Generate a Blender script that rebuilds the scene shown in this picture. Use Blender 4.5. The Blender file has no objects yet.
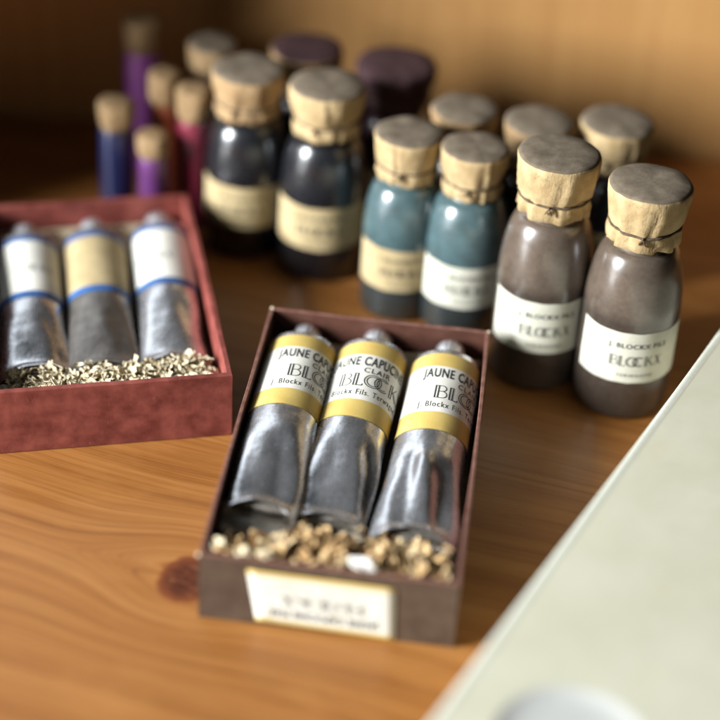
import bpy, math, random
from mathutils import Vector, Matrix, noise
random.seed(7)
S = 0.01                                   # everything below is written in centimetres
scene = bpy.context.scene
col = scene.collection
PI = math.pi
def R(d): return math.radians(d)

# ------------------------------------------------------------------ materials
class N:
    def __init__(s, name):
        s.m = bpy.data.materials.new(name); s.m.use_nodes = True
        s.t = s.m.node_tree; s.n = s.t.nodes; s.bsdf = s.n['Principled BSDF']
    def new(s, typ, **kw):
        nd = s.n.new(typ)
        for k, v in kw.items(): setattr(nd, k, v)
        return nd
    def link(s, a, b): s.t.links.new(a, b)
    def sock(s, inp, v):
        if isinstance(v, bpy.types.NodeSocket): s.link(v, inp)
        else:
            if inp.type == 'RGBA' and len(v) == 3: v = (*v, 1)
            inp.default_value = v
    def coord(s, scale=(1, 1, 1), rot=(0, 0, 0), loc=(0, 0, 0)):
        tc = s.new('ShaderNodeTexCoord'); mp = s.new('ShaderNodeMapping')
        s.link(tc.outputs['Object'], mp.inputs['Vector'])
        mp.inputs['Scale'].default_value = [c / S for c in scale]; mp.inputs['Rotation'].default_value = rot
        mp.inputs['Location'].default_value = loc
        return mp.outputs['Vector']
    def noise(s, vec, scale=1, detail=4, rough=.55, dist=0):
        nd = s.new('ShaderNodeTexNoise'); s.link(vec, nd.inputs['Vector'])
        nd.inputs['Scale'].default_value = scale; nd.inputs['Detail'].default_value = detail
        nd.inputs['Roughness'].default_value = rough; nd.inputs['Distortion'].default_value = dist
        return nd.outputs['Fac']
    def ramp(s, fac, stops, interp='LINEAR'):
        nd = s.new('ShaderNodeValToRGB'); nd.color_ramp.interpolation = interp
        e = nd.color_ramp.elements
        while len(e) < len(stops): e.new(.5)
        for k, (p, c) in enumerate(stops):
            e[k].position = p; e[k].color = (*c, 1) if hasattr(c, '__len__') else (c, c, c, 1)
        s.link(fac, nd.inputs['Fac']); return nd.outputs['Color']
    def math(s, op, a, b=0.0, c=0.0, clamp=False):
        nd = s.new('ShaderNodeMath', operation=op, use_clamp=clamp)
        for i, v in zip(nd.inputs, (a, b, c)): s.sock(i, v)
        return nd.outputs[0]
    def mix(s, fac, a, b, blend='MIX'):
        nd = s.new('ShaderNodeMix', data_type='RGBA', blend_type=blend)
        s.sock(nd.inputs[0], fac); s.sock(nd.inputs[6], a); s.sock(nd.inputs[7], b)
        return nd.outputs[2]
    def sep(s, vec):
        nd = s.new('ShaderNodeSeparateXYZ'); s.link(vec, nd.inputs[0]); return nd.outputs
    def comb(s, x, y, z):
        nd = s.new('ShaderNodeCombineXYZ')
        for i, v in zip(nd.inputs, (x, y, z)): s.sock(i, v)
        return nd.outputs[0]
    def bump(s, h, strength=.3, dist=.02):
        nd = s.new('ShaderNodeBump'); nd.inputs['Strength'].default_value = strength
        nd.inputs['Distance'].default_value = dist * S; s.link(h, nd.inputs['Height'])
        s.link(nd.outputs[0], s.bsdf.inputs['Normal'])
    def set(s, **kw):
        for k, v in kw.items(): s.sock(s.bsdf.inputs[k.replace('_', ' ')], v)
        return s.m

def paper(name, c, c2, scale=1.2, rough=.75, fib=25, lo=.35, hi=.7, bump=.15, spec=.3):
    n = N(name); v = n.coord()
    a = n.ramp(n.noise(v, scale, 5), [(lo, c), (hi, c2)])
    f = n.noise(v, fib, 3)
    a = n.mix(.25, a, n.ramp(f, [(.3, tuple(x*.6 for x in c)), (.7, c2)]))
    n.bump(f, bump, .01)
    return n.set(Base_Color=a, Roughness=rough, Specular_IOR_Level=spec)

def metal(name, base, dark, rough=.3, bump=.25, met=.9):
    n = N(name); v = n.coord()
    big = n.noise(v, .9, 6, .6); fine = n.noise(v, 9, 4, .6)
    vs = n.coord(scale=(1, .25, 1)); streak = n.noise(vs, 7, 4, .65)
    c = n.ramp(big, [(.3, dark), (.62, base)])
    spots = n.ramp(fine, [(.62, 0.0), (.72, 1.0)])
    c = n.mix(n.math('MULTIPLY', spots, .45), c, tuple(min(1, x*1.35) for x in base))
    rg = n.math('ADD', n.math('MULTIPLY', streak, .22), n.math('MULTIPLY_ADD', spots, .22, rough - .1))
    h = n.math('ADD', n.noise(v, 2.2, 4, .6), n.math('MULTIPLY', fine, .15))
    n.bump(h, bump, .09)
    return n.set(Base_Color=c, Metallic=met, Roughness=rg)

def plain(name, c, rough=.5, metallic=0, spec=.5, coat=0):
    n = N(name); v = n.coord()
    a = n.ramp(n.noise(v, 2, 3), [(.3, tuple(x*.85 for x in c)), (.7, tuple(min(1, x*1.1) for x in c))])
    return n.set(Base_Color=a, Roughness=rough, Metallic=metallic, Specular_IOR_Level=spec, Coat_Weight=coat)

def pine(name, dark, mid, light, ang, knots, rough=.42, vertical=False):
    """pine board: growth-ring lines running along ang that swerve round each knot"""
    n = N(name)
    tc = n.new('ShaderNodeTexCoord'); x0, y0, z0 = n.sep(tc.outputs['Object'])
    x = n.math('MULTIPLY', x0, 1/S); y = n.math('MULTIPLY', z0 if vertical else y0, 1/S)
    ca, sa = math.cos(ang), math.sin(ang)
    u = n.math('ADD', n.math('MULTIPLY', x, ca), n.math('MULTIPLY', y, sa))
    v = n.math('SUBTRACT', n.math('MULTIPLY', y, ca), n.math('MULTIPLY', x, sa))
    # slow wander of the grain
    w = n.noise(n.comb(n.math('MULTIPLY', u, .06), n.math('MULTIPLY', v, .12), 0.0), 1, 2)
    g = n.math('ADD', v, n.math('MULTIPLY', n.math('SUBTRACT', w, .5), 1.8))
    kmask = None
    for kx, ky, kr, su in knots:
        ku, kv = kx*ca + ky*sa, ky*ca - kx*sa
        du = n.math('SUBTRACT', u, ku); dv = n.math('SUBTRACT', v, kv)
        e = n.math('POWER', 2.718, n.math('MULTIPLY', n.math('POWER', n.math('ABSOLUTE', n.math('DIVIDE', du, su)), 2.0), -1.0))
        e2 = n.math('POWER', 2.718, n.math('MULTIPLY', n.math('POWER', n.math('ABSOLUTE', n.math('DIVIDE', dv, kr*2.6)), 2.0), -1.0))
        push = n.math('MULTIPLY', n.math('MULTIPLY', e, e2), kr*1.6)
        sg = n.math('DIVIDE', dv, n.math('SQRT', n.math('ADD', n.math('MULTIPLY', dv, dv), .03)))
        g = n.math('SUBTRACT', g, n.math('MULTIPLY', push, sg))
        jit = n.noise(n.comb(u, v, 0.0), 2.2, 3)
        dd = n.math('SQRT', n.math('ADD', n.math('POWER', n.math('ABSOLUTE', n.math('DIVIDE', du, .8)), 2.0), n.math('POWER', n.math('ABSOLUTE', dv), 2.0)))
        dd = n.math('ADD', dd, n.math('MULTIPLY', n.math('SUBTRACT', jit, .5), .25*kr))
        km = n.math('DIVIDE', dd, kr)
        kmask = km if kmask is None else n.math('MINIMUM', kmask, km)
    us = n.math('MULTIPLY', u, .035)
    rings = n.noise(n.comb(us, n.math('MULTIPLY', g, 1.7), 0.0), 1, 3, .6)
    rings2 = n.noise(n.comb(us, n.math('MULTIPLY', g, 5.5), 3.0), 1, 2, .6)
    fibre = n.noise(n.comb(n.math('MULTIPLY', u, .35), n.math('MULTIPLY', g, 14.0), 7.0), 1, 4, .7)
    patch = n.noise(n.comb(n.math('MULTIPLY', u, .25), n.math('MULTIPLY', v, .45), 1.0), 1, 4)
    c = n.ramp(rings, [(.28, dark), (.47, mid), (.72, light)])
    c = n.mix(n.ramp(rings2, [(.5, 0.0), (.68, .55)]), c, dark)
    c = n.mix(.35, c, n.ramp(fibre, [(.3, dark), (.65, light)]))
    c = n.mix(n.ramp(patch, [(.55, 0.0), (.75, .5)]), c, light)
    if kmask is not None:
        kcol = n.ramp(n.noise(n.comb(n.math('MULTIPLY', u, 2.0), n.math('MULTIPLY', v, 5.0), 0.0), 1, 4, .7),
                      [(.35, (.035, .008, .003)), (.58, (.12, .03, .01)), (.72, (.34, .14, .06))])
        halo = n.ramp(kmask, [(.0, 1.0), (.85, 1.0), (1.02, .45), (1.35, .3), (2.1, 0.0)])
        c = n.mix(halo, c, (.2, .052, .014))
        c = n.mix(n.ramp(kmask, [(.55, 1.0), (1.08, 0.0)]), c, kcol)
    n.bump(n.math('ADD', n.math('MULTIPLY', fibre, .6), rings2), .12, .02)
    rr = n.math('MULTIPLY_ADD', fibre, .2, rough - .1)
    return n.set(Base_Color=c, Roughness=rr, Specular_IOR_Level=.4)

M = {}
M['pine'] = pine('varnished_pine', (.18, .057, .011), (.315, .12, .027), (.43, .192, .054), R(-17), [(-5.05, 45.6, 1.2, 2.6), (17, 28, 1.2, 4)])
M['wall'] = pine('pale_plywood', (.48, .23, .075), (.58, .295, .1), (.66, .36, .13), R(90), [], .55, True)
def scuffed(name, c, c2, wear):
    n = N(name); v = n.coord()
    a = n.ramp(n.noise(v, 1.4, 5), [(.35, c), (.7, c2)])
    sc = n.noise(n.coord(scale=(1, 1, .35)), 7, 6, .75)
    a = n.mix(n.ramp(sc, [(.6, 0.0), (.72, .7)]), a, wear)
    f = n.noise(v, 20, 3); n.bump(f, .2, .012)
    return n.set(Base_Color=a, Roughness=n.math('MULTIPLY_ADD', sc, .3, .45), Specular_IOR_Level=.35)
M['brown_card'] = scuffed('dark_brown_card', (.058, .035, .023), (.092, .06, .04), (.15, .1, .07))
M['brown_inner'] = paper('reddish_brown_paper', (.07, .027, .017), (.112, .044, .029), 2, .6, 18)
M['worn_edge'] = paper('worn_card_edge', (.13, .05, .035), (.27, .13, .095), 3, .75, 20)
M['grey_card'] = paper('raw_card', (.5, .4, .24), (.64, .53, .34), 1, .8, 20)
M['divider'] = paper('card_strip', (.28, .14, .06), (.4, .23, .1), 1, .8, 20)
M['torn'] = paper('torn_card', (.6, .48, .33), (.8, .7, .52), 3, .9, 20)
M['red_card'] = scuffed('marbled_red_paper', (.15, .03, .022), (.31, .08, .06), (.4, .15, .12))
def stained(name, c, c2, stain):
    n = N(name); v = n.coord()
    a = n.ramp(n.noise(v, .9, 5), [(.35, c), (.7, c2)])
    a = n.mix(n.ramp(n.noise(v, .75, 5, .6), [(.6, 0.0), (.75, .55)]), a, stain)
    a = n.mix(n.ramp(n.noise(v, 4.5, 3, .6), [(.7, 0.0), (.78, .4)]), a, stain)
    n.bump(n.math('ADD', n.noise(v, 1.6, 3), n.math('MULTIPLY', n.noise(v, 22, 3), .2)), .15, .05)
    return n.set(Base_Color=a, Roughness=.65, Specular_IOR_Level=.3)
M['white_label'] = stained('cream_label_paper', (.74, .71, .62), (.82, .79, .71), (.6, .5, .32))
M['box_label'] = stained('box_label_paper', (.6, .58, .51), (.68, .66, .59), (.52, .44, .3))
M['yellow_label'] = paper('yellow_label_band', (.62, .43, .11), (.72, .53, .17), 1, .6, 22, bump=.06)
M['label_old'] = paper('yellowed_or_shaded_label_paper', (.4, .3, .15), (.52, .41, .23), 1.1, .75, 20)  # yellowed on the bottles; on one tube its tan stands in for shade
M['ink'] = plain('black_ink', (.022, .03, .032), .6, spec=.3)
M['grey_ink'] = plain('grey_ink', (.045, .05, .05), .6, spec=.3)
M['pale_ink'] = plain('pale_grey_ink', (.3, .31, .3), .7, spec=.2)
M['lead'] = metal('grey_lead_foil', (.7, .7, .72), (.48, .475, .48), .26, .22, .87)
M['lead_old'] = metal('tarnished_lead_foil', (.36, .33, .3), (.2, .18, .165), .42, .35)
M['crimp_foil'] = metal('dull_crimped_foil', (.5, .46, .4), (.28, .245, .2), .4, .4, .72)
M['tin_cap'] = metal('pewter_cap', (.72, .73, .75), (.5, .5, .52), .42, .1)
M['blue_band'] = plain('blue_ink', (.03, .11, .3), .6)
M['pink_label'] = paper('faded_pink_paper', (.48, .22, .18), (.58, .3, .25), 1.4, .8)
M['dust'] = paper('dusty_cap_top', (.13, .1, .07), (.225, .18, .128), 2.4, .9, 14, spec=.15)
M['kraft'] = paper('aged_kraft_paper', (.37, .26, .14), (.5, .38, .235), 1.5, .75, 16, bump=.3)
M['kraft_old'] = paper('brown_kraft_paper', (.25, .155, .075), (.36, .24, .125), 1.5, .75, 16, bump=.3)
M['purple_cap'] = paper('plum_paper', (.04, .017, .02), (.075, .037, .04), 2, .8, 14)
M['string'] = paper('dark_string', (.05, .035, .022), (.16, .11, .07), 5, .9, 30)
n = N('cream_enamel'); v = n.coord()
a = n.ramp(n.noise(v, .5, 4), [(.35, (.61, .585, .44)), (.7, (.67, .645, .5))])
a = n.mix(n.ramp(n.noise(v, .35, 5, .6), [(.56, 0.0), (.72, .28)]), a, (.66, .6, .38))
a = n.mix(n.ramp(n.noise(n.coord(scale=(1, .2, 1)), 5, 5, .75), [(.64, 0.0), (.74, .35)]), a, (.5, .48, .38))
M['cream_enamel'] = n.set(Base_Color=a, Roughness=n.math('MULTIPLY_ADD', n.noise(v, 2, 4), .3, .3), Specular_IOR_Level=.4)
M['cream_rim'] = paper('pale_rim', (.68, .68, .56), (.74, .74, .63), .8, .5, 6, bump=.03)
M['grey_glaze'] = paper('grey_white_glaze', (.55, .55, .51), (.6, .6, .56), .6, .6, 5, bump=.03, spec=.5)

def crumpled(name, c, c2, stain):
    n = N(name); v = n.coord()
    a = n.ramp(n.noise(v, 1.5, 5), [(.35, c), (.7, c2)])
    a = n.mix(n.ramp(n.noise(v, 2.6, 6, .7, .6), [(.56, 0.0), (.72, .75)]), a, stain)
    fold = n.noise(n.coord(scale=(1, 1, .35)), 2.4, 5, .6, .4)
    n.bump(n.math('ADD', fold, n.math('MULTIPLY', n.noise(v, 6, 5, .65), .5)), .6, .08)
    return n.set(Base_Color=a, Roughness=.8, Specular_IOR_Level=.25)
M['kraft'] = crumpled('aged_kraft_paper', (.36, .25, .12), (.5, .37, .2), (.18, .115, .055))
M['kraft_old'] = crumpled('brown_kraft_paper', (.26, .16, .075), (.4, .27, .14), (.13, .08, .04))
def glass(name, top, low, level, dust=.12, rough=.14):
    """bottle of dry pigment: powder stands to 'level' cm, a dusty film of it clings to the glass above"""
    n = N(name); v = n.coord(); x, y, z = n.sep(v)
    lv = n.math('ADD', z, n.math('MULTIPLY', n.math('SUBTRACT', n.noise(v, 1.2, 3), .5), .5))
    f = n.ramp(n.math('MULTIPLY', lv, .1), [((level - .2)*.1, 0.0), ((level + .2)*.1, 1.0)])
    sm = n.noise(v, 1.4, 5, .65)
    tc = n.ramp(sm, [(.3, tuple(c*.6 for c in top)), (.7, tuple(c*1.25 for c in top))])
    lc = n.ramp(sm, [(.35, tuple(c*.75 for c in low)), (.7, low)])
    c = n.mix(f, lc, tc)
    c = n.mix(n.math('MULTIPLY', n.noise(v, 6, 4), dust), c, (.3, .28, .25))
    return n.set(Base_Color=c, Roughness=n.math('MULTIPLY_ADD', sm, .12, rough + .1), Specular_IOR_Level=.55, Coat_Weight=.8, Coat_Roughness=.2)
M['glass_teal'] = glass('teal_pigment_glass', (.05, .098, .107), (.012, .022, .024), 1.75)  # low colour nearly black below the label
M['glass_black'] = glass('black_pigment_glass', (.008, .009, .012), (.006, .006, .008), 3, .02, .12)
M['glass_brown'] = glass('umber_pigment_glass', (.088, .06, .041), (.032, .018, .011), 4.3, .16)
M['glass_plum'] = glass('plum_pigment_glass', (.03, .008, .014), (.02, .006, .01), 3, .03)
for nm, c in dict(violet_lit=(.34, .08, .38), violet=(.13, .03, .155), crimson=(.2, .012, .036), orange=(.3, .06, .015), blue=(.006, .012, .07)).items():  # first is the violet again, raised to paint the tallest vial as lit
    M['vial_'+nm] = glass(nm+'_pigment_glass', c, c, 3, .05, .2)

def shavings_mat():
    n = N('wood_shavings'); v = n.coord()
    a = n.ramp(n.noise(v, 1.1, 3), [(.32, (.46, .23, .07)), (.5, (.66, .43, .19)), (.68, (.82, .65, .41))])
    f = n.noise(n.coord(scale=(1, 3, 1)), 14, 3)
    a = n.mix(.2, a, n.ramp(f, [(.3, (.3, .14, .04)), (.7, (.8, .62, .4))]))
    n.bump(f, .2, .02)
    return n.set(Base_Color=a, Roughness=.7, Subsurface_Weight=.12, Subsurface_Scale=.002)
M['shavings'] = shavings_mat()
M['pale_straw'] = paper('pale_straw', (.7, .57, .36), (.84, .73, .51), 1.5, .8)
M['white_scrap'] = paper('white_scrap_paper', (.74, .72, .64), (.84, .82, .76), 1.5, .8)

# ------------------------------------------------------------------ mesh helpers
class MB:
    def __init__(s): s.v = []; s.f = []; s.mi = []; s.sm = []
    def vert(s, p): s.v.append(Vector(p)); return len(s.v) - 1
    def face(s, idx, m=0, sm=True): s.f.append(tuple(idx)); s.mi.append(m); s.sm.append(sm)
    def grid(s, rows, m=0, sm=True, closed=False, flip=False):
        """rows: list of equal-length lists of points; m may be a function (i, j)"""
        ids = [[s.vert(p) for p in r] for r in rows]
        nc = len(ids[0])
        for i in range(len(ids) - 1):
            for j in range(nc if closed else nc - 1):
                k = (j + 1) % nc
                q = (ids[i][j], ids[i][k], ids[i+1][k], ids[i+1][j])
                s.face(q[::-1] if flip else q, m(i, j) if callable(m) else m, sm)
        return ids
    def box(s, a, b, m=0, xf=None):
        ps = [(x, y, z) for z in (a[2], b[2]) for y in (a[1], b[1]) for x in (a[0], b[0])]
        ids = [s.vert(xf(p) if xf else p) for p in ps]
        for q in ((0, 2, 3, 1), (4, 5, 7, 6), (0, 1, 5, 4), (2, 6, 7, 3), (0, 4, 6, 2), (1, 3, 7, 5)):
            s.face([ids[k] for k in q], m, False)
    def build(s, name, mats, parent=None, bevel=0, solid=0):
        me = bpy.data.meshes.new(name)
        me.from_pydata([p*S for p in s.v], [], s.f)
        for m in (mats if isinstance(mats, (list, tuple)) else [mats]): me.materials.append(m)
        me.polygons.foreach_set('material_index', s.mi)
        me.polygons.foreach_set('use_smooth', s.sm)
        me.update()
        o = bpy.data.objects.new(name, me); col.objects.link(o)
        if parent: o.parent = parent
        if solid:
            md = o.modifiers.new('solid', 'SOLIDIFY'); md.thickness = solid*S; md.offset = 0
        if bevel:
            md = o.modifiers.new('bevel', 'BEVEL'); md.width = bevel*S; md.segments = 3; md.limit_method = 'ANGLE'
        return o
def thing(name, label, cat, loc=(0, 0, 0), rz=0, group=None):
    o = bpy.data.objects.new(name, None); col.objects.link(o); o.empty_display_size = .01
    o.location = Vector(loc)*S; o.rotation_euler = (0, 0, rz)
    return tag(o, label, cat, group)
def tag(o, label, cat, group=None, kind=None):
    o['label'] = label; o['category'] = cat
    if group: o['group'] = group
    if kind: o['kind'] = kind
    return o
def nz(x, y, z=0.0): return noise.noise(Vector((x, y, z)))
def lerp(a, b, t): return a + (b - a)*t
def sst(a, b, x):
    t = min(1, max(0, (x - a)/(b - a))); return t*t*(3 - 2*t)

def lathe(mb, prof, seg=48, m=0, wob=0, seed=0.0, cap0=True, cap1=True):
    rows = []
    for r, z in prof:
        rows.append([(r*(1 + wob*nz(math.cos(2*PI*j/seg)*1.5 + seed, math.sin(2*PI*j/seg)*1.5, z*.6))*math.cos(2*PI*j/seg),
                      r*(1 + wob*nz(math.cos(2*PI*j/seg)*1.5 + seed, math.sin(2*PI*j/seg)*1.5, z*.6))*math.sin(2*PI*j/seg), z) for j in range(seg)])
    ids = mb.grid(rows, m, closed=True)
    if cap0: mb.face(ids[0][::-1], m)
    if cap1: mb.face(ids[-1], m)
    return ids

# ------------------------------------------------------------------ lettering (drawn flat, then laid on a surface)
_cache = {}
def text_mesh(s, size, bold=0.0, sx=1.0, space=1.0):
    cu = bpy.data.curves.new('t', 'FONT'); cu.body = s; cu.size = size; cu.offset = bold*size
    cu.space_character = space; cu.resolution_u = 3
    cu.align_x = 'LEFT'
    ob = bpy.data.objects.new('t', cu); col.objects.link(ob)
    dg = bpy.context.evaluated_depsgraph_get(); dg.update()
    me = bpy.data.meshes.new_from_object(ob.evaluated_get(dg))
    vs = [(v.co.x*sx, v.co.y) for v in me.vertices]; fs = [tuple(p.vertices) for p in me.polygons]
    bpy.data.objects.remove(ob); bpy.data.curves.remove(cu); bpy.data.meshes.remove(me)
    x0 = min(v[0] for v in vs); x1 = max(v[0] for v in vs)
    return [(v[0] - x0, v[1]) for v in vs], fs, x1 - x0
def put_text(mb, s, x, y, width, size, warp, m=0, bold=0.0, space=1.0, caph=None):
    """left edge at x, baseline y, stretched to the given width"""
    vs, fs, w = text_mesh(s, size, bold, 1, space)
    k = width/w; ky = caph/max(v[1] for v in vs) if caph else 1
    ids = [mb.vert(warp(x + vx*k, y + vy*ky)) for vx, vy in vs]
    for f in fs: mb.face([ids[i] for i in f], m, False)
def ribbon(pts, t):
    """flat stroke along a polyline -> left and right edges"""
    L, Rr = [], []
    for i, p in enumerate(pts):
        a = pts[max(0, i-1)]; b = pts[min(len(pts)-1, i+1)]
        dx, dy = b[0]-a[0], b[1]-a[1]; d = math.hypot(dx, dy) or 1
        L.append((p[0]-dy/d*t/2, p[1]+dx/d*t/2)); Rr.append((p[0]+dy/d*t/2, p[1]-dx/d*t/2))
    return L, Rr
def arc(cx, cy, rx, ry, a0, a1, n=20):
    return [(cx + rx*math.cos(R(lerp(a0, a1, i/n))), cy + ry*math.sin(R(lerp(a0, a1, i/n)))) for i in range(n+1)]
def deco_word(mb, x, y, h, warp, m=0, xs=1.0):
    """the double-line lettering BLOCKX, its O and C linked"""
    st = []
    def stem(px): st.append(([(px, 0), (px, 1)], .07)); st.append(([(px+.15, 0), (px+.15, 1)], .07)); st.append(([(px, .02), (px+.15, .02)], .04)); st.append(([(px, .98), (px+.15, .98)], .04))
    t = .048
    stem(0.04)
    st += [([(.19, .98), (.36, .98)] + arc(.36, .76, .2, .22, 90, -90) + [(.19, .54)], t), ([(.19, .54), (.38, .54)] + arc(.38, .28, .24, .26, 90, -90) + [(.19, .02)], t)]
    stem(.76); st += [([(.91, .03), (1.2, .03)], .06), ([(1.2, .03), (1.2, .16)], t)]
    st += [(arc(1.72, .5, .46, .49, 0, 360, 36), t), (arc(1.72, .5, .33, .37, 0, 360, 36), t)]
    st += [(arc(2.25, .5, .46, .49, 48, 312, 30), t), (arc(2.25, .5, .33, .37, 52, 308, 28), t)]
    stem(2.78); st += [([(2.95, .46), (3.3, .98)], t), ([(3.0, .55), (3.38, .02)], t), ([(3.1, .6), (3.5, .02)], t)]
    st += [([(3.62, 0), (4.06, 1)], t), ([(3.6, 1), (4.0, 0)], .06), ([(3.74, 1), (4.14, 0)], .06)]
    for pts, tk in st:
        q = []
        for i, p in enumerate(pts):                       # subdivide long straight strokes
            if i and math.dist(p, pts[i-1]) > .2:
                a = pts[i-1]; nn = int(math.dist(p, a)/.15) + 1
                q += [(lerp(a[0], p[0], k/nn), lerp(a[1], p[1], k/nn)) for k in range(1, nn)]
            q.append(p)
        L, Rr = ribbon(q, tk)
        a = [mb.vert(warp(x + px*h*xs, y + py*h)) for px, py in L]; b = [mb.vert(warp(x + px*h*xs, y + py*h)) for px, py in Rr]
        for i in range(len(a)-1): mb.face((a[i], b[i], b[i+1], a[i+1]), m, False)

# ------------------------------------------------------------------ the setting
mb = MB(); mb.box((-60, -6, -2.5), (60, 78, 0))
tag(mb.build('tabletop', M['pine']), 'varnished orange pine board with a dark red knot', 'tabletop', kind='structure')
mb = MB(); mb.box((-60, 76, .004), (60, 78, 15))
tag(mb.build('back_wall', M['wall']), 'pale tan wooden back of the shelf', 'wall', kind='structure')
SIDE = True
if SIDE:
    mb = MB(); mb.box((-33.5, 55, .004), (-31.5, 75.996, 24))
    tag(mb.build('side_wall', M['wall']), 'tan wooden side of the shelf', 'wall', kind='structure')

# ------------------------------------------------------------------ paint tubes
def make_tube(name, label, cat, loc, rz, roll, seed, style, group, Rt=1.25, L=8.6, creases=(), tilt=0.0):
    root = thing(name, label, cat, loc, rz, group)
    root.rotation_euler = (tilt, 0, rz)
    Wend = Rt*(.97 if seed == 1.0 else 1.1); FL = .72                              # the old tube is a little flattened
    def half(t):
        k = sst(.5, 1.0, t/L)
        return lerp(Rt, Wend, k), lerp(Rt*FL, .40, k**1.2)
    def surf(phi, t, off=0.0):
        a, b = half(t)
        k = sst(4.4, 7.0, t)
        cx, cy = math.cos(phi), math.sin(phi)
        n = .03*nz(cx*1.3 + seed*3.1, cy*1.3, t*.5 + seed) + k*.17*nz(cx*1.1 + seed, cy*1.1, t*.38 + 9) + .025*k*nz(cx*3 + seed, cy*3, t*1.2)
        phi = math.atan2(cy, cx)
        for (pc, pw, dep, t0, t1) in creases:
            d = (phi - pc - .06*(t - 6))/pw
            n -= 1.5*dep*math.exp(-d*d)*sst(t0, t0 + 1.0, t)*(1 - .6*sst(t1 - .8, t1, t))
        r = 1 + n/Rt
        p = abs(math.cos(phi))
        ex = lerp(1.0, .72, sst(.55, 1.0, t/L))         # flatter top as the tube flattens
        x = (a*r + off)*math.copysign(abs(math.sin(phi))**ex, math.sin(phi)); z = (b*r + off)*math.cos(phi)
        zc = lerp(0, -.12, sst(.45, 1.0, t/L))
        return Vector((x, -t, z + zc))
    mb = MB(); seg = 72
    rows = []
    # neck and shoulder
    for r, y in ((.40, .95), (.40, .5), (.44, .36), (.62, .3), (Rt*.86, .17), (Rt*.975, .1), (Rt, .03)):
        rows.append([(r*math.sin(2*PI*j/seg), y, r*math.cos(2*PI*j/seg)*lerp(1, FL, sst(.45, .8, r/Rt))) for j in range(seg)])
    nt = 70
    for i in range(nt + 1):
        t = .08 + (L - .08)*i/nt
        row = []
        for j in range(seg):
            ph = 2*PI*j/seg
            p = surf(ph, t)
            if t > L - .9:                              # the lip bows: its middle is shorter than its corners
                w = max(-1, min(1, p.x/Wend)); e = sst(L - .9, L, t)
                p = p + Vector((0, e*.5*(1 - w*w), e*((.13*(1 - w*w) if math.cos(ph) > 0 else .1*(1 - w*w)) + .05*nz(w*3, seed, 6))))
            row.append(p)
        rows.append(row)
    # the open fold under the lip runs back into shade
    last = rows[-1]
    for k, (sc, dy) in enumerate(((.985, -.025), (.95, .0), (.9, .12), (.8, .3))):
        rows.append([Vector((p[0]*(.995 if k < 2 else sc + .08), p[1] + dy, -.12 + (p[2] + .12)*sc*(1 if k < 2 else .55))) for p in last])
    nb = len(rows) - 4
    ids = mb.grid(rows, lambda i, j: 1 if i >= nb else 0, closed=True, flip=True)
    mb.face(ids[-1], 1); mb.face(ids[0][::-1], 0)
    mb.build('body', [M[style['metal']], M['crimp_foil']], root)
    # folded crimp strip below the lip
    mb = MB(); cr = []; up = style.get('crimp_up', 0) if seed == 1.0 else 0
    prof = ((-.6, -.16), (-.15, -.17), (.08, -.2), (.42, -.42), (.5, -.56), (.42, -.62), (.05, -.42), (-.15, -.34), (-.6, -.34))
    for dy, z in prof:
        row = []
        for j in range(25):
            w = -1 + 2*j/24
            row.append((w*Wend*.97, -L - dy - .22*(w + 1) + .05*nz(w*2, seed, 3), z + up + .07*nz(w*1.6 + seed, z, 1) - .1*(w + 1)))
        cr.append(row)
    mb.grid(cr, 0); mb.build('crimp', M['crimp_foil'], root, solid=.03)
    # cap
    mb = MB(); rows = []
    for r, y in ((.3, .42), (.53, .42), (.56, .46), (.55, .56), (.49, .62), (.49, .7), (.53, .76), (.545, .85), (.545, 1.1), (.52, 1.19), (.46, 1.24), (.3, 1.27), (.02, 1.275)):
        rows.append([((r + (.012*math.cos(16*2*PI*j/64) if .7 < y < 1.15 else 0))*math.sin(2*PI*j/64), y, (r + (.012*math.cos(16*2*PI*j/64) if .7 < y < 1.15 else 0))*math.cos(2*PI*j/64)) for j in range(64)])
    ids = mb.grid(rows, 0, closed=True); mb.face(ids[-1], 0)
    mb.build('cap', M['tin_cap'], root)
    # label
    t0, t1, ba, bb = style['label']
    mb = MB(); rows = []; ts = []
    nt = 40
    p0, p1 = roll - 2.35, roll + 2.35
    for i in range(nt + 1):
        t = lerp(t0, t1, i/nt); ts.append(t)
        rows.append([surf(lerp(p0, p1, j/80), t + (.03*nz(j*.05, seed, 5) if i in (0, nt) else 0), .014 + (.03*sst(t1 - .5, t1, t)*max(0, nz(j*.09, seed, 8)))) for j in range(81)])
    mats = [M[k] for k in style['label_mats']]
    def lm(i, j):
        t = (ts[i] + ts[i+1])/2
        return 1 if (t < t0 + ba or t > t1 - bb) else 0
    def lm2(i, j):
        k = lm(i, j)
        return 2 if (k == 0 and len(mats) > 2 and j > style.get('pink', 46)) else k
    mb.grid(rows, lm2 if len(mats) > 2 else lm, flip=True)
    lab = mb.build('paper_label', mats, root)
    if style.get('text'):
        tw = t0 + ba
        def warp(x, y):                                   # y: cm up from the lower edge of the white field
            return surf(roll + x/Rt, t1 - bb - y, .021)
        mb = MB()
        put_text(mb, 'JAUNE CAPUCINE', -1.5, 1.94, 3.0, .5, warp, 0, .024, 1.12, .5)
        put_text(mb, 'CLAIR', -.2, 1.53, 1.0, .3, warp, 0, .004, 1.2, .27)
        deco_word(mb, -.98, .74, .71, warp, 1, .98)
        put_text(mb, 'J. Blockx Fils. Terwagne.', -1.5, .25, 3.05, .3, warp, 1, .0, 1.2, .29)
        mb.build('printed_lettering', [M['ink'], M['grey_ink']], lab)
    elif style.get('lines'):
        def warp(x, y): return surf(roll + x/Rt, t1 - bb - y, .021)
        mb = MB()
        deco_word(mb, -.9, 1.3, .4, warp, 0, .9)
        mb.build('printed_lettering', [M['pale_ink']], lab)
    return root

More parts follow.
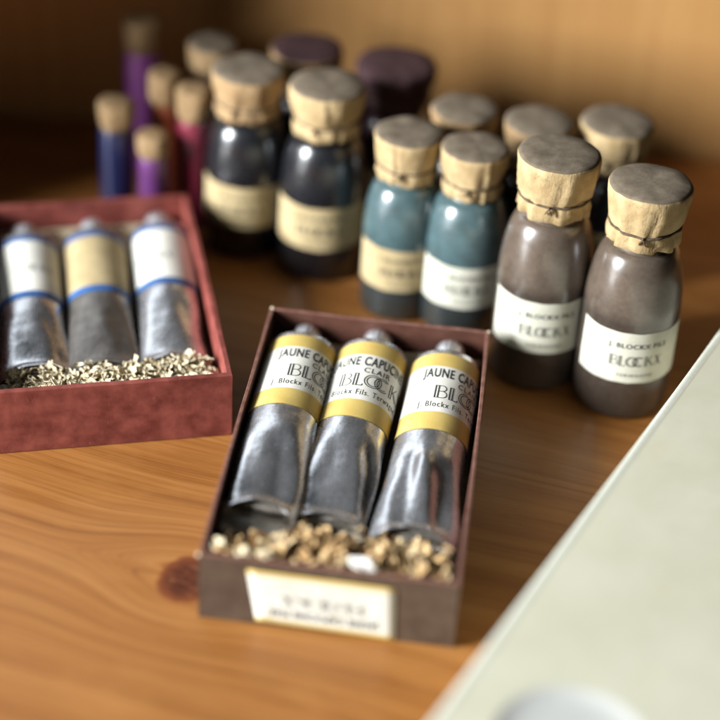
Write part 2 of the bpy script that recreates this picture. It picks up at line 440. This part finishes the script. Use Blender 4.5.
# ------------------------------------------------------------------ open card boxes
def make_box(root, W, L, H, th, outer, inner, edge, seed, bow=.0):
    def wb(p):                                             # slight bulge of the long walls, rim a little uneven
        x, y, z = p
        k = math.sin(PI*min(1, max(0, y/L)))*(.4 + .6*z/H)
        bx = bow*k*(1 if x > W/2 else -.4)
        return (x + bx + .02*nz(y*.6, z, seed), y + .02*nz(x*.6, z, seed + 3), z + (.03*nz(x*.5, y*.5, seed) if z > H*.5 else 0))
    mb = MB(); n = 14
    def ring(a, z):
        c = [(a, a), (W-a, a), (W-a, L-a), (a, L-a)]
        pts = []
        for k in range(4):
            p, q = c[k], c[(k+1) % 4]
            for i in range(n): pts.append((lerp(p[0], q[0], i/n), lerp(p[1], q[1], i/n)))
        return [wb((px, py, z)) for px, py in pts]
    zs = [0.03, .3, H*.5, H*.8, H - .035]
    rows = [ring(.05, .0)] + [ring(0, z) for z in zs]
    ids = mb.grid(rows, 0, closed=True, sm=False); mb.face(ids[0][::-1], 0, False)
    r0 = [ring(0, H - .035), ring(.02, H), ring(th - .02, H), ring(th, H - .035)]
    mb.grid(r0, 2, closed=True, sm=False)
    rows = [ring(th, z) for z in (H - .035, H*.7, H*.4, .12)]
    ids = mb.grid(rows, 1, closed=True, sm=False); mb.face(ids[-1], 1, False)
    return mb.build('box_body', [outer, inner, edge], root)

def curl_heap(mb, spots, seed, size=1.0, blob=.5):
    rnd = random.Random(seed)
    for (x, y, z) in spots:
        if rnd.random() < .5:                              # a crumpled flake
            w = rnd.uniform(.26, .6)*size; sd = rnd.uniform(0, 99); ar = rnd.uniform(.25, .7)
            Mx = Matrix.Rotation(rnd.uniform(0, 2*PI), 3, 'Z') @ Matrix.Rotation(rnd.uniform(-1.0, 1.0), 3, 'X') @ Matrix.Rotation(rnd.uniform(-.9, .9), 3, 'Y')
            def fl(i, j, o):
                a, b = -1 + 2*i/5, -1 + 2*j/5
                q = 1 + .35*nz(a*1.2 + sd, b*1.2, 3)
                h = .34*w*nz(a*1.1 + sd, b*1.1, sd) + .2*w*nz(a*2.6, b*2.6 + sd, 1) + .25*w*abs(a)*ar
                return Mx @ Vector((a*w*q, b*w*ar*q, h + o)) + Vector((x, y, z))
            top = [[fl(i, j, .012) for j in range(6)] for i in range(6)]; bot = [[fl(i, j, -.012) for j in range(6)] for i in range(6)]
            mb.grid(top, 0, False); mb.grid(bot, 0, False, flip=True)
            ring = lambda g: [g[0][j] for j in range(6)] + [g[i][5] for i in range(1, 6)] + [g[5][j] for j in range(4, -1, -1)] + [g[i][0] for i in range(4, 0, -1)]
            mb.grid([ring(bot), ring(top)], 0, False, closed=True)
        elif rnd.random() < blob:                            # a crumpled lump
            rx, ry, rz_ = [rnd.uniform(.1, .22)*size for _ in range(3)]; rx *= 1.5
            a = rnd.uniform(0, PI); tlt = rnd.uniform(-.6, .6); sd = rnd.uniform(0, 99)
            rows = []
            for i in range(1, 9):
                th = PI*i/9; row = []
                for j in range(14):
                    ph = 2*PI*j/14
                    d = Vector((math.sin(th)*math.cos(ph), math.sin(th)*math.sin(ph), math.cos(th)))
                    k = 1 + .55*noise.noise(d*1.7 + Vector((sd, 0, 0))) + .2*noise.noise(d*4.5 + Vector((0, sd, 0)))
                    p = Vector((d.x*rx*k, d.y*ry*k, d.z*rz_*k))
                    p = Matrix.Rotation(a, 3, 'Z') @ (Matrix.Rotation(tlt, 3, 'Y') @ p)
                    row.append(p + Vector((x, y, z)))
                rows.append(row)
            ids = mb.grid(rows, 0, closed=True, flip=True); mb.face(ids[0], 0); mb.face(ids[-1][::-1], 0)
        else:                                              # a curled shaving
            w = rnd.uniform(.12, .26)*size; ln = rnd.uniform(.5, 1.0)*size; cv = rnd.uniform(2.2, 6.5)/size*rnd.choice((-1, 1)); tw = rnd.uniform(-1.2, 1.2)
            Mx = Matrix.Rotation(rnd.uniform(0, 2*PI), 3, 'Z') @ Matrix.Rotation(rnd.uniform(-.9, .9), 3, 'X') @ Matrix.Rotation(rnd.uniform(-.7, .7), 3, 'Y')
            n = 12; px = pz = 0.0; a = -cv*ln/2*.5; pts = []
            for i in range(n + 1):
                s_ = ln*i/n; pts.append((px, pz, a))
                px += math.cos(a)*ln/n; pz += math.sin(a)*ln/n; a += cv*ln/n*(1 - .4*i/n)
            cx = sum(p[0] for p in pts)/len(pts); cz = sum(p[1] for p in pts)/len(pts)
            for side in (0, 1):
                rows = []
                for i, (qx, qz, qa) in enumerate(pts):
                    off = .022 if side else 0
                    row = []
                    for j in range(4):
                        e = -1 + 2*j/3
                        b = tw*(i/n - .5)
                        yy = e*w/2*(1 - .25*abs(2*i/n - 1)); p = Vector((qx - cx - math.sin(qa)*off, yy*math.cos(b), qz - cz + math.cos(qa)*off + yy*math.sin(b) + .03*e*e))
                        row.append(Mx @ p + Vector((x, y, z)))
                    rows.append(row)
                mb.grid(rows, 0, flip=bool(side))

# --- the brown box, in focus
BX, BY, YAW, BW, BL, BH = -4.54, 43.87, R(-4.91), 8.0, 13.86, 2.62
def inbox(u, v, z, o=(BX, BY), yaw=YAW):
    return (o[0] + u*math.cos(yaw) - v*math.sin(yaw), o[1] + u*math.sin(yaw) + v*math.cos(yaw), z)
box = thing('tube_box', 'open dark brown cardboard box holding three yellow labelled paint tubes', 'box', (BX, BY, .004), YAW)
make_box(box, BW, BL, BH, .13, M['brown_card'], M['brown_inner'], M['worn_edge'], 1.0, .07)
mb = MB()                                                  # card pad under the tubes, turned up at the back
rows = []
for v, z in ((.5, .3), (10.2, .34), (11.8, .45), (12.6, .7), (13.2, 1.1), (13.55, 1.42), (13.6, 1.46)):
    rows.append([(u, v + .06*nz(u, v, 2), z + .06*nz(u*.8, v, 5)) for u in [.18 + 7.64*k/16 for k in range(17)]])
mb.grid(rows); mb.build('card_lining', M['grey_card'], box, solid=.06)
for k, u in enumerate((2.57, 5.25)):                       # card strips between the tubes
    mb = MB(); rows = []
    for v in [4.4 + 7.9*i/24 for i in range(25)]:
        uu = u + (v - 7)*.047 + .03*nz(v*.5, k, 3)
        top = 1.75 + .06*nz(v*.4, k, 1) + .03*(v - 7) - .4*sst(5.6, 4.4, v)
        rows.append([(uu - .045, v, .34), (uu - .045, v, top), (uu + .045, v, top), (uu + .045, v, .34)])
    mb.grid(rows, sm=False); mb.build('divider', M['divider'], box)
mb = MB()                                                  # paper label, upside down on the front
quad = [(1.51, 2.22), (6.06, 2.14), (6.18, .06), (1.82, .22)]   # top-left, top-right, bottom-right, bottom-left
def lq(s, t, d=.02):                                       # s: 0..1 left to right, t: 0..1 bottom to top
    a = Vector(quad[3]).lerp(Vector(quad[2]), s); b = Vector(quad[0]).lerp(Vector(quad[1]), s); p = a.lerp(b, t)
    return (p.x, -d, p.y)
tt = [0, .035, .07, .3, .5, .7, .93, .965, 1]
mb.grid([[lq(k/16, t, .035) for k in range(17)] for t in tt], lambda i, j: 1 if i in (0, 1, 6, 7) and not (i in (0, 7) and False) else 0)
# side edges so the label has a thickness
lab = mb.build('paper_label', [M['box_label'], M['yellow_label']], box, solid=.02)
mb = MB(); LW, LH = 4.5, 2.25
def fw(x, y): return lq(1 - x/LW, 1 - y/LH, .05)          # turned by 180 degrees
put_text(mb, 'JAUNE CAPUCINE FIXE', .5, 1.62, 3.5, .34, fw, 0, .035, 1.15, .3)
deco_word(mb, .95, .88, .5, fw, 1, 1.25)
put_text(mb, 'J. Blockx Fils. Terwagne.', .8, .42, 2.9, .22, fw, 2)
mb.build('printed_lettering', [M['ink'], M['grey_ink'], M['pale_ink']], lab)
# scuffed corners where the brown paper has torn off
for (u, v, z, s_) in ((.07, BL - .06, BH - .02, .085), (.01, .02, BH - .06, .075), (BW - .03, BL - .05, BH - .03, .07)):
    mb = MB(); rows = []
    for i in range(1, 7):
        th = PI*i/7
        rows.append([(u + s_*math.sin(th)*math.cos(2*PI*j/10)*(1 + .5*nz(i*.8, j*.9, u)), v + s_*math.sin(th)*math.sin(2*PI*j/10)*(1 + .5*nz(i*.8, j*.9, u + 5)), z + s_*.8*math.cos(th)) for j in range(10)])
    ids = mb.grid(rows, closed=True, flip=True); mb.face(ids[0]); mb.face(ids[-1][::-1])
    mb.build('torn_corner', M['torn'], box)
st_y = dict(metal='lead', label=(.2, 4.5, .74, .98), label_mats=('white_label', 'yellow_label'), text=True, crimp_up=.22)
G = 'yellow labelled paint tubes in the brown box'
specs = [  # u, v of shoulder; seed; creases (angle, width, depth, from, to)
    (1.40, 12.4, 0, 0, 1.0, ((.15, .35, .16, 5.6, 9.4), (-.75, .22, -.06, 5.4, 9.4))),
    (3.95, 12.5, 0, 0, 2.3, ((-.25, .3, .08, 5.2, 8), (.75, .2, .16, 5.2, 8.8), (1.1, .14, -.05, 5.2, 9.4))),
    (6.62, 12.3, 0, 0, 4.1, ((-.42, .26, .12, 5.2, 9), (-.02, .2, -.15, 5.3, 8.8), (.5, .4, .2, 5.6, 9.2)))]
labels = ['grey lead paint tube at the left wall of the brown box, partly in its shadow',
          'grey lead paint tube between the other two in the brown box, its label reading BLOCK',
          'ridged grey lead paint tube at the right wall of the brown box']
ends = [(1.36, 2.75), (3.48, 3.1), (6.28, 2.9)]
for k, (u, v, roll, _, sd, cr) in enumerate(specs):
    roll = (.66, .13, .64)[k]
    eu, ev = ends[k]
    ax = Vector((u - eu, v - ev)); rz = YAW - math.atan2(ax.x, ax.y)
    make_tube('paint_tube', labels[k], 'paint tube', inbox(u, v, 1.75), rz, roll, sd, st_y, G, L=ax.length, creases=cr, tilt=R((-1.2, 2, 2)[k]))

# shavings packed against the front wall
rnd = random.Random(4); spots = []
for i in range(330):
    u = rnd.uniform(.45, 7.55); v = rnd.uniform(.45, 2.4)
    base = 1.35 + .4*sst(1.2, 3.0, u) - .1*sst(5.2, 6.6, u)
    top = base + .55*sst(1.9, .3, v)
    spots.append(inbox(u, v, top*rnd.uniform(.55, 1.0) + .25))
for i in range(110):
    u = rnd.uniform(2.2, 7.5); v = rnd.uniform(.5, 2.2)
    spots.append(inbox(u, v, 2.12 + .22*rnd.random() + .15*math.exp(-((u - 3.6)/1.2)**2)))
for i in range(14):
    spots.append(inbox(rnd.uniform(1.9, 3.0), rnd.uniform(.4, 1.9), rnd.uniform(1.8, 2.3)))
for i in range(46):
    spots.append(inbox(rnd.uniform(.35, 2.4), rnd.uniform(.3, .75), rnd.uniform(2.2, 2.55)))
for i in range(60):
    spots.append(inbox(rnd.uniform(.35, 2.5), rnd.uniform(.7, 1.5), rnd.uniform(1.85, 2.2)))
mb = MB(); curl_heap(mb, spots, 11, .72, .12)
tag(mb.build('wood_shavings', M['shavings']), 'tan crumpled shavings packed along the front of the brown box', 'shavings', kind='stuff')
def scrap(name, label, u, v, z, ln, w, a, seed, mat='pale_straw'):
    mb = MB(); rows = []
    for i in range(11):
        k = -1 + 2*i/10; ww = w/2*math.sqrt(max(.05, 1 - k*k))
        rows.append([(k*ln/2 + .12*nz(k*2, e*2, seed), e*ww*(1 + .6*nz(k*2.5, seed, 4)), .1*(1 - k*k) + .06*e*e + .16*nz(k*1.6 + seed, e*1.2, seed)) for e in (-1, -.5, 0, .5, 1)])
    mb.grid(rows)
    o = mb.build(name, M[mat], solid=.04)
    o.location = Vector(inbox(u, v, z))*S; o.rotation_euler = (.35, .15, YAW + a)
    return tag(o, label, 'paper scrap', 'white scraps among the shavings')
scrap('paper_scrap', 'largest white scrap on the shavings, resting against the front wall of the brown box', 4.98, .42, 2.5, .95, .45, -.35, 1, 'white_scrap')
scrap('paper_scrap', 'small cream scrap in the near left corner of the brown box', .5, .7, 2.42, .6, .38, -.9, 4)
scrap('paper_scrap', 'small cream scrap under the crimped end of the left paint tube', 1.3, .42, 2.46, .5, .4, -.8, 6)
scrap('paper_scrap', 'thin cream scrap between the left corner scraps and the tan shavings', 2.0, .38, 2.48, .5, .3, -.1, 8)

# --- the red box with older tubes
RX, RY, RYAW, RW, RL, RH = -4.36, 53.3, R(13.5), 8.2, 12.5, 2.6
def inred(u, v, z): return inbox(u - RW, v, z, (RX, RY), RYAW)
x_, y_, _ = inred(0, 0, 0)
red = thing('red_box', 'open box covered in mottled red paper, holding tubes with blue banded labels', 'box', (x_, y_, .004), RYAW)
make_box(red, RW, RL, RH, .2, M['red_card'], M['red_card'], M['red_card'], 5.0, .05)
mb = MB()
mb.grid([[(u, v, z + .05*nz(u, v, 7)) for u in [.25 + 7.7*k/10 for k in range(11)]] for v, z in ((.3, 1.75), (1.7, 1.7), (2.8, .7), (9, .55), (11, .8), (12.2, 1.5))])
mb.build('card_lining', M['pale_straw'], red, solid=.05)
st_b = dict(metal='lead', label=(.25, 4.3, .34, .4), label_mats=('white_label', 'blue_band'), lines=True)
st_o = dict(metal='lead_old', label=(.25, 4.3, .32, .38), label_mats=('label_old', 'blue_band'), lines=False)  # tan paper paints the shade on what is a white label
G2 = 'blue banded paint tubes in the red box'
for k, (u, v, eu, ev, roll, sd, stl, lb) in enumerate((
        (6.95, 10.9, 6.5, 2.3, -.25, 6.2, st_b, 'old tube with blue edged white label, at the right wall of the red box'),
        (4.35, 10.7, 4.0, 2.2, -.1, 7.7, st_o, 'duller old tube with shade-toned blue edged label, second from the right in the red box'),
        (1.75, 10.6, 1.6, 2.2, .3, 8.4, st_b, 'old paint tube at the far left wall of the red box'))):
    ax = Vector((u - eu, v - ev))
    make_tube('old_paint_tube', lb, 'paint tube', inred(u, v, 1.55), RYAW - math.atan2(ax.x, ax.y), roll, sd, stl, G2, Rt=1.18, L=ax.length,
              creases=((.5, .4, .09, 4.6, 8), (-.3, .35, .07, 4.8, 8)), tilt=R(1.5))
rnd = random.Random(9); spots = [inred(rnd.uniform(.6, 7.6), rnd.uniform(.65, 2.3), rnd.uniform(1.72, 1.92)) for i in range(520)]
spots += [inred(rnd.uniform(7.3, 7.7), rnd.uniform(1.5, 7.5), rnd.uniform(.7, 1.3)) for i in range(50)]
mb = MB(); curl_heap(mb, spots, 21, .5, .1)
tag(mb.build('pale_straw', M['pale_straw']), 'pale cream straw packed in the front of the red box', 'straw', kind='stuff')

# ------------------------------------------------------------------ bottles
def make_bottle(label, loc, H, Rb, gmat, lmat, kraft, seed, group, cap_r=None, text=None, rz=0.0, lab=(.19, .425), capm=None, wrap=1.35):
    root = thing('pigment_bottle', label, 'bottle', (loc[0], loc[1], .004), rz, group)
    n = .6*Rb
    prof = [(Rb*.80, .0), (Rb*.93, .04), (Rb*.985, .14), (Rb, .3), (Rb, H*.2), (Rb, H*.41)]
    for k in range(1, 15):                                 # rounded shoulder up into the neck
        a = k/14*PI/2
        prof.append((n + (Rb*1.01 - n)*max(0, math.cos(a))**.88, H*.42 + H*.315*math.sin(a)))
    prof += [(n*.98, H*.79), (n*.98, H*.9)]
    mb = MB(); lathe(mb, prof, 56, 0, .006, seed); mb.build('glass_body', M[gmat], root)
    # label
    mb = MB(); z0, z1 = H*lab[0], H*lab[1]; na = 44
    def onb(x, y, d=.03): a = -PI/2 + x/Rb; return ((Rb + d)*math.cos(a), (Rb + d)*math.sin(a), z0 + y)
    half = wrap*Rb
    rows = []
    for i in range(7):
        y = (z1 - z0)*i/6
        rows.append([onb(-half + 2*half*j/na + (.04*nz(y*2, seed, j//(na)) if j in (0, na) else 0), y + .03*nz(j*.2, seed, i//6)*(i in (0, 6)), .02) for j in range(na + 1)])
    mb.grid(rows); lb = mb.build('paper_label', M[lmat], root)
    if text:
        mb = MB(); h = z1 - z0; kx = Rb/1.7
        put_text(mb, 'J. BLOCKX FILS', -1.05*kx, h*.70, 2.1*kx, .27*kx, lambda x, y: onb(x, y, .032), 0, .012, 1.1)
        deco_word(mb, -.95*kx, h*.34, .42*kx, lambda x, y: onb(x, y, .032), 1, 1.08)
        put_text(mb, 'TERWAGNE', -.65*kx, h*.13, 1.3*kx, .17*kx, lambda x, y: onb(x, y, .032), 1, 0, 1.2)
        mb.build('printed_lettering', [M['ink'], M['grey_ink']], lb)
    # paper cap tied on with string
    cr = cap_r or Rb*.83
    zt = H*.755; zy = H*.83; mb = MB(); seg = 96; rows = []
    def pleat(a, amt, z=0):
        w = a + .6*nz(math.cos(a)*1.5 + seed*2, math.sin(a)*1.5, 3 + z*.9)
        f = abs(math.sin(w*4.5 + seed)); g = abs(math.sin(w*7 + 2*nz(math.cos(a) + seed, math.sin(a), 6)))
        return 1 + amt*(1.1*f + .5*g**3 - .8) + amt*.9*nz(math.cos(a)*2.6 + seed, math.sin(a)*2.6, 4 + z*1.3)
    for r, z, am in ((cr*.80, zt - .02, .10), (cr*.86, zt + .03, .10), (cr*.87, lerp(zt, zy, .5), .08), (cr*.845, zy - .06, .05), (cr*.84, zy + .03, .05), (cr*.9, zy + .18, .06), (cr*.965, lerp(zy, H, .45), .05), (cr*1.0, H*.955, .03), (cr*1.01, H*.978, .018), (cr*.985, H*.99, .01), (cr*.9, H*.998, .0), (cr*.55, H*1.003, .0), (cr*.05, H*1.0, 0)):
        row = []
        for j in range(seg):
            a = 2*PI*j/seg; rr = r*pleat(a, am, z)
            dz = .10*nz(math.cos(a)*2.2 + seed, math.sin(a)*2.2, 8)*(1 if z < zy - .1 else .35 if z < H*.9 else .1*(r/cr)**2) + (.05*nz(math.cos(a)*1.3*r + seed, math.sin(a)*1.3*r, 2) if z > H*.95 else 0)
            row.append((rr*math.cos(a), rr*math.sin(a), z + dz))
        rows.append(row)
    ids = mb.grid(rows, lambda i, j: 1 if i >= 9 else 0, closed=True); mb.face(ids[-1], 1)
    cp = mb.build('paper_cap', [M[kraft], M[capm or 'dust']], root)
    mb = MB(); rows = []
    for i in range(65):
        a = 2*PI*i/64; rr = cr*.85*pleat(a, .04) + .02; z = zy - .02 + .05*nz(math.cos(a)*2 + seed, math.sin(a)*2, 11)
        rows.append([((rr + .045*math.cos(b))*math.cos(a), (rr + .045*math.cos(b))*math.sin(a), z + .045*math.sin(b)) for b in [2*PI*q/8 for q in range(8)]])
    mb.grid(rows, closed=True)
    a = -PI/2 - .25                                        # the knot and its loose ends
    for da, dz in ((-.1, -.22), (.09, -.28), (.0, .02)):
        rows = []
        for i in range(7):
            k = i/6; aa = a + da*k; rr = cr*.87 + .06 + .03*math.sin(k*PI)
            rows.append([((rr + .05*math.cos(b))*math.cos(aa) + .0, (rr + .05*math.cos(b))*math.sin(aa), zy - .02 + dz*k + .05*math.sin(b)) for b in [2*PI*q/6 for q in range(6)]])
        mb.grid(rows, closed=True)
    mb.build('string', M['string'], cp)
    return root
GB = 'paper capped pigment bottles on the shelf'
M['label_white'] = paper('pale_label_paper', (.54, .52, .42), (.62, .6, .5), 1.1, .7, 20)
make_bottle('tall brown pigment bottle with cream label, behind the right corner of the brown box', (6.51, 58.75), 9.15, 1.71, 'glass_brown', 'label_white', 'kraft', 1.3, GB, 1.47, True, R(3))
make_bottle('brown pigment bottle to the right of the tall brown bottle, nearest the cream slab', (9.6, 57.3), 9.0, 1.73, 'glass_brown', 'label_white', 'kraft', 2.9, GB, 1.46, True, R(6))
make_bottle('blue-green pigment bottle with whitish label beside the tall brown bottle', (3.75, 61.7), 7.6, 1.57, 'glass_teal', 'label_white', 'kraft', 3.7, GB, 1.25, True, R(4))
make_bottle('blue-green pigment bottle with yellowed label beside the black bottles', (1.31, 62.55), 7.6, 1.51, 'glass_teal', 'label_old', 'kraft', 4.4, GB, 1.29, True, R(2))
make_bottle('glossy black pigment bottle nearest the blue-green bottles, cap brightly lit', (-1.87, 65.2), 8.0, 1.68, 'glass_black', 'label_old', 'kraft', 5.8, GB, 1.45, True, R(-2))
make_bottle('glossy black pigment bottle standing beside the crimson vial', (-5.0, 66.5), 7.8, 1.62, 'glass_black', 'label_old', 'kraft_old', 6.6, GB, 1.42, True, R(-4))
make_bottle('bottle behind the two blue-green bottles, only its dusty cap showing', (3.42, 65.3), 7.3, 1.45, 'glass_brown', 'label_old', 'kraft_old', 7.1, GB, 1.28)
make_bottle('bottle with dusty cap right behind the tall brown bottle', (6.25, 64.6), 7.3, 1.45, 'glass_black', 'label_old', 'kraft_old', 8.2, GB, 1.33)
make_bottle('black bottle with pale cap behind the rightmost brown bottle', (9.25, 64.9), 7.35, 1.5, 'glass_black', 'label_old', 'kraft', 9.5, GB, 1.4)
make_bottle('plum-capped dark bottle by the tan wall behind the black and blue-green bottles', (.73, 68.9), 7.25, 1.65, 'glass_plum', 'label_old', 'purple_cap', 10.3, GB, 1.6, capm='purple_cap')
make_bottle('dim purplish-brown capped bottle straight behind the brightly capped black bottle', (-2.9, 69.7), 7.3, 1.5, 'glass_black', 'label_old', 'kraft_old', 11.1, GB, 1.45, capm='purple_cap')
make_bottle('narrow brown capped bottle in deep shade between black bottle and violet vial', (-6.75, 70.2), 7.0, 1.25, 'glass_black', 'label_old', 'kraft_old', 12.7, GB, 1.0)

# slim vials of bright pigment behind the red box
def make_vial(label, x, y, H, r, gmat, seed, cap='kraft_old'):
    root = thing('pigment_vial', label, 'vial', (x, y, .004), 0, 'slim pigment vials behind the red box')
    mb = MB(); lathe(mb, [(r*.8, 0), (r*.97, .06), (r, .2), (r, H*.45), (r*1.0, H*.74), (r*.93, H*.79), (r*.8, H*.82), (r*.8, H*.9)], 32, 0, .01, seed); mb.build('glass_body', M[gmat], root)
    mb = MB(); lathe(mb, [(r*.84, H*.79), (r*.96, H*.80), (r*1.05, H*.86), (r*1.08, H*.97), (r*1.0, H*.995), (r*.5, H)], 40, 0, .12, seed); mb.build('paper_cap', M[cap], root)
    return root
make_vial('tallest violet pigment vial with tan cap, close to the back wall', -9.85, 72.3, 6.9, .8, 'vial_violet_lit', 1.1)
make_vial('orange pigment vial with brown cap between violet and crimson vials', -8.5, 68.7, 6.25, .66, 'vial_orange', 2.2)
make_vial('crimson pigment vial beside the black bottle', -7.2, 67.6, 6.2, .7, 'vial_crimson', 3.3)
make_vial('short violet pigment vial just behind the red box', -8.75, 66.6, 4.6, .6, 'vial_violet', 4.4)
make_vial('dark blue pigment vial behind the far edge of the red box', -10.35, 67.6, 5.4, .7, 'vial_blue', 5.5)

# ------------------------------------------------------------------ cream palette in the near right corner
P0, P1 = Vector((2.494, 36.64)), Vector((7.811, 47.08))    # its visible long edge at the top
dv = (P1 - P0).normalized(); pyaw = math.atan2(dv.y, dv.x)
PH = 3.5
pal = thing('palette', 'cream enamelled slab with a pale rim and round grey hollow in the near corner', 'palette', (P0.x - dv.x*9, P0.y - dv.y*9, .004), pyaw)
mb = MB(); PL, PW, rim = 34.0, 14.0, .16
def rr_ring(ins, z, rad=.8):
    pts = []
    for cx, cy, a0 in ((PL - rad, -rad, 90), (PL - rad, -PW + rad, 0), (rad, -PW + rad, -90), (rad, -rad, -180)):
        for k in range(7):
            a = R(a0 - 90*k/6); pts.append((cx + (rad - ins)*math.cos(a), cy + (rad - ins)*math.sin(a), z))
    return pts
rows = [rr_ring(z1, z) for z1, z in ((.15, 0), (0, .12), (0, PH - .12), (.03, PH - .03), (.1, PH), (.2, PH - .004), (.28, PH - .015), (.34, PH - .02))]
mb.grid(rows, lambda i, j: 1 if 2 <= i <= 5 else 0, closed=True, flip=True)
# well position in palette coordinates
wc = Vector((6.3, 36.1)) - (P0 - dv*9); wx, wy = wc.dot(dv), wc.dot(Vector((-dv.y, dv.x)))
wr = 2.15
poly = [Vector((p[0] - wx, p[1] - wy)) for p in rr_ring(.34, PH - .02)]
def edge_at(a):                                            # where a ray from the hollow's centre meets the rim
    d = Vector((math.cos(a), math.sin(a)))
    for k in range(len(poly)):
        p, q = poly[k], poly[(k+1) % len(poly)]; e = q - p
        den = d.x*e.y - d.y*e.x
        if abs(den) > 1e-9:
            t = (p.x*e.y - p.y*e.x)/den; u = (p.x*d.y - p.y*d.x)/den
            if t > 0 and -1e-6 <= u <= 1 + 1e-6: return d*t
    return d*5
angs = sorted([2*PI*k/96 for k in range(96)] + [math.atan2(p.y, p.x) % (2*PI) for p in poly])
outer = []; inner = []
for a in angs:
    e = edge_at(a); outer.append((wx + e.x, wy + e.y, PH - .02)); inner.append((wx + wr*math.cos(a), wy + wr*math.sin(a), PH - .02))
mb.grid([outer, inner], 0, closed=True, sm=False)
mb.build('slab', [M['cream_enamel'], M['cream_rim']], pal)
mb = MB(); rows = []
for r, z in ((wr + .001, PH - .02), (wr - .06, PH - .035), (wr - .2, PH - .08), (wr - .42, PH - .12), (wr - .8, PH - .14), (wr*.4, PH - .145), (.02, PH - .145)):
    rows.append([(wx + r*math.cos(2*PI*j/96), wy + r*math.sin(2*PI*j/96), z) for j in range(96)])
mb.grid(rows, 0, closed=True); mb.build('well', M['grey_glaze'], pal)

# ------------------------------------------------------------------ camera
H_, TH, RO = 40.77, .609296, .06222
F = Vector((0, math.cos(TH), -math.sin(TH))); Rt = Vector((1, 0, 0)); U = Rt.cross(F)
c, s = math.cos(RO), math.sin(RO); R2 = c*Rt + s*U; U2 = -s*Rt + c*U
cam = bpy.data.cameras.new('camera'); co = bpy.data.objects.new('camera', cam); col.objects.link(co)
m3 = Matrix((R2, U2, -F)).transposed(); co.matrix_world = Matrix.Translation(Vector((0, 0, H_))*S) @ m3.to_4x4()
cam.sensor_width = 36; cam.sensor_fit = 'HORIZONTAL'; cam.lens = 1900/720*36
cam.clip_start = .01; cam.clip_end = 50
cam.dof.use_dof = True; cam.dof.focus_distance = .650; cam.dof.aperture_fstop = 3.0; cam.dof.aperture_blades = 9
scene.camera = co

# ------------------------------------------------------------------ light: one tall window at the left, the room behind the camera
def area(name, az, el, dist, target, sx, sy, power, colr):
    """az: degrees from straight left (-x) towards the camera side"""
    d = Vector((-math.cos(R(az))*math.cos(R(el)), -math.sin(R(az))*math.cos(R(el)), math.sin(R(el))))
    l = bpy.data.lights.new(name, 'AREA'); l.shape = 'RECTANGLE'; l.size = sx; l.size_y = sy; l.energy = power; l.color = colr
    o = bpy.data.objects.new(name, l); col.objects.link(o)
    o.location = Vector(target)*S + d*dist
    o.rotation_euler = (-d).to_track_quat('-Z', 'Y').to_euler()
    return o
area('window_light', 24, 20, 1.5, (0, 55, 2), .36, .58, 85, (.93, .97, 1))
area('room_light', 70, 40, 1.6, (0, 55, 2), .9, .9, .55, (1, .93, .84))
area('tube_reflection_panel', -52, 33, 1.15, (0, 50, 2), .72, .48, 2.6, (.84, .92, 1))  # dim panel added to put bluish reflections on the metal tubes
w = bpy.data.worlds.new('World'); scene.world = w; w.use_nodes = True
w.node_tree.nodes['Background'].inputs[0].default_value = (.9, .95, 1, 1)
w.node_tree.nodes['Background'].inputs[1].default_value = .006
scene.cycles.diffuse_bounces = 1; scene.cycles.max_bounces = 8
scene.view_settings.view_transform = 'Standard'; scene.view_settings.look = 'None'
scene.view_settings.exposure = 0; scene.view_settings.gamma = 1
scene.render.resolution_x = scene.render.resolution_y = 1024
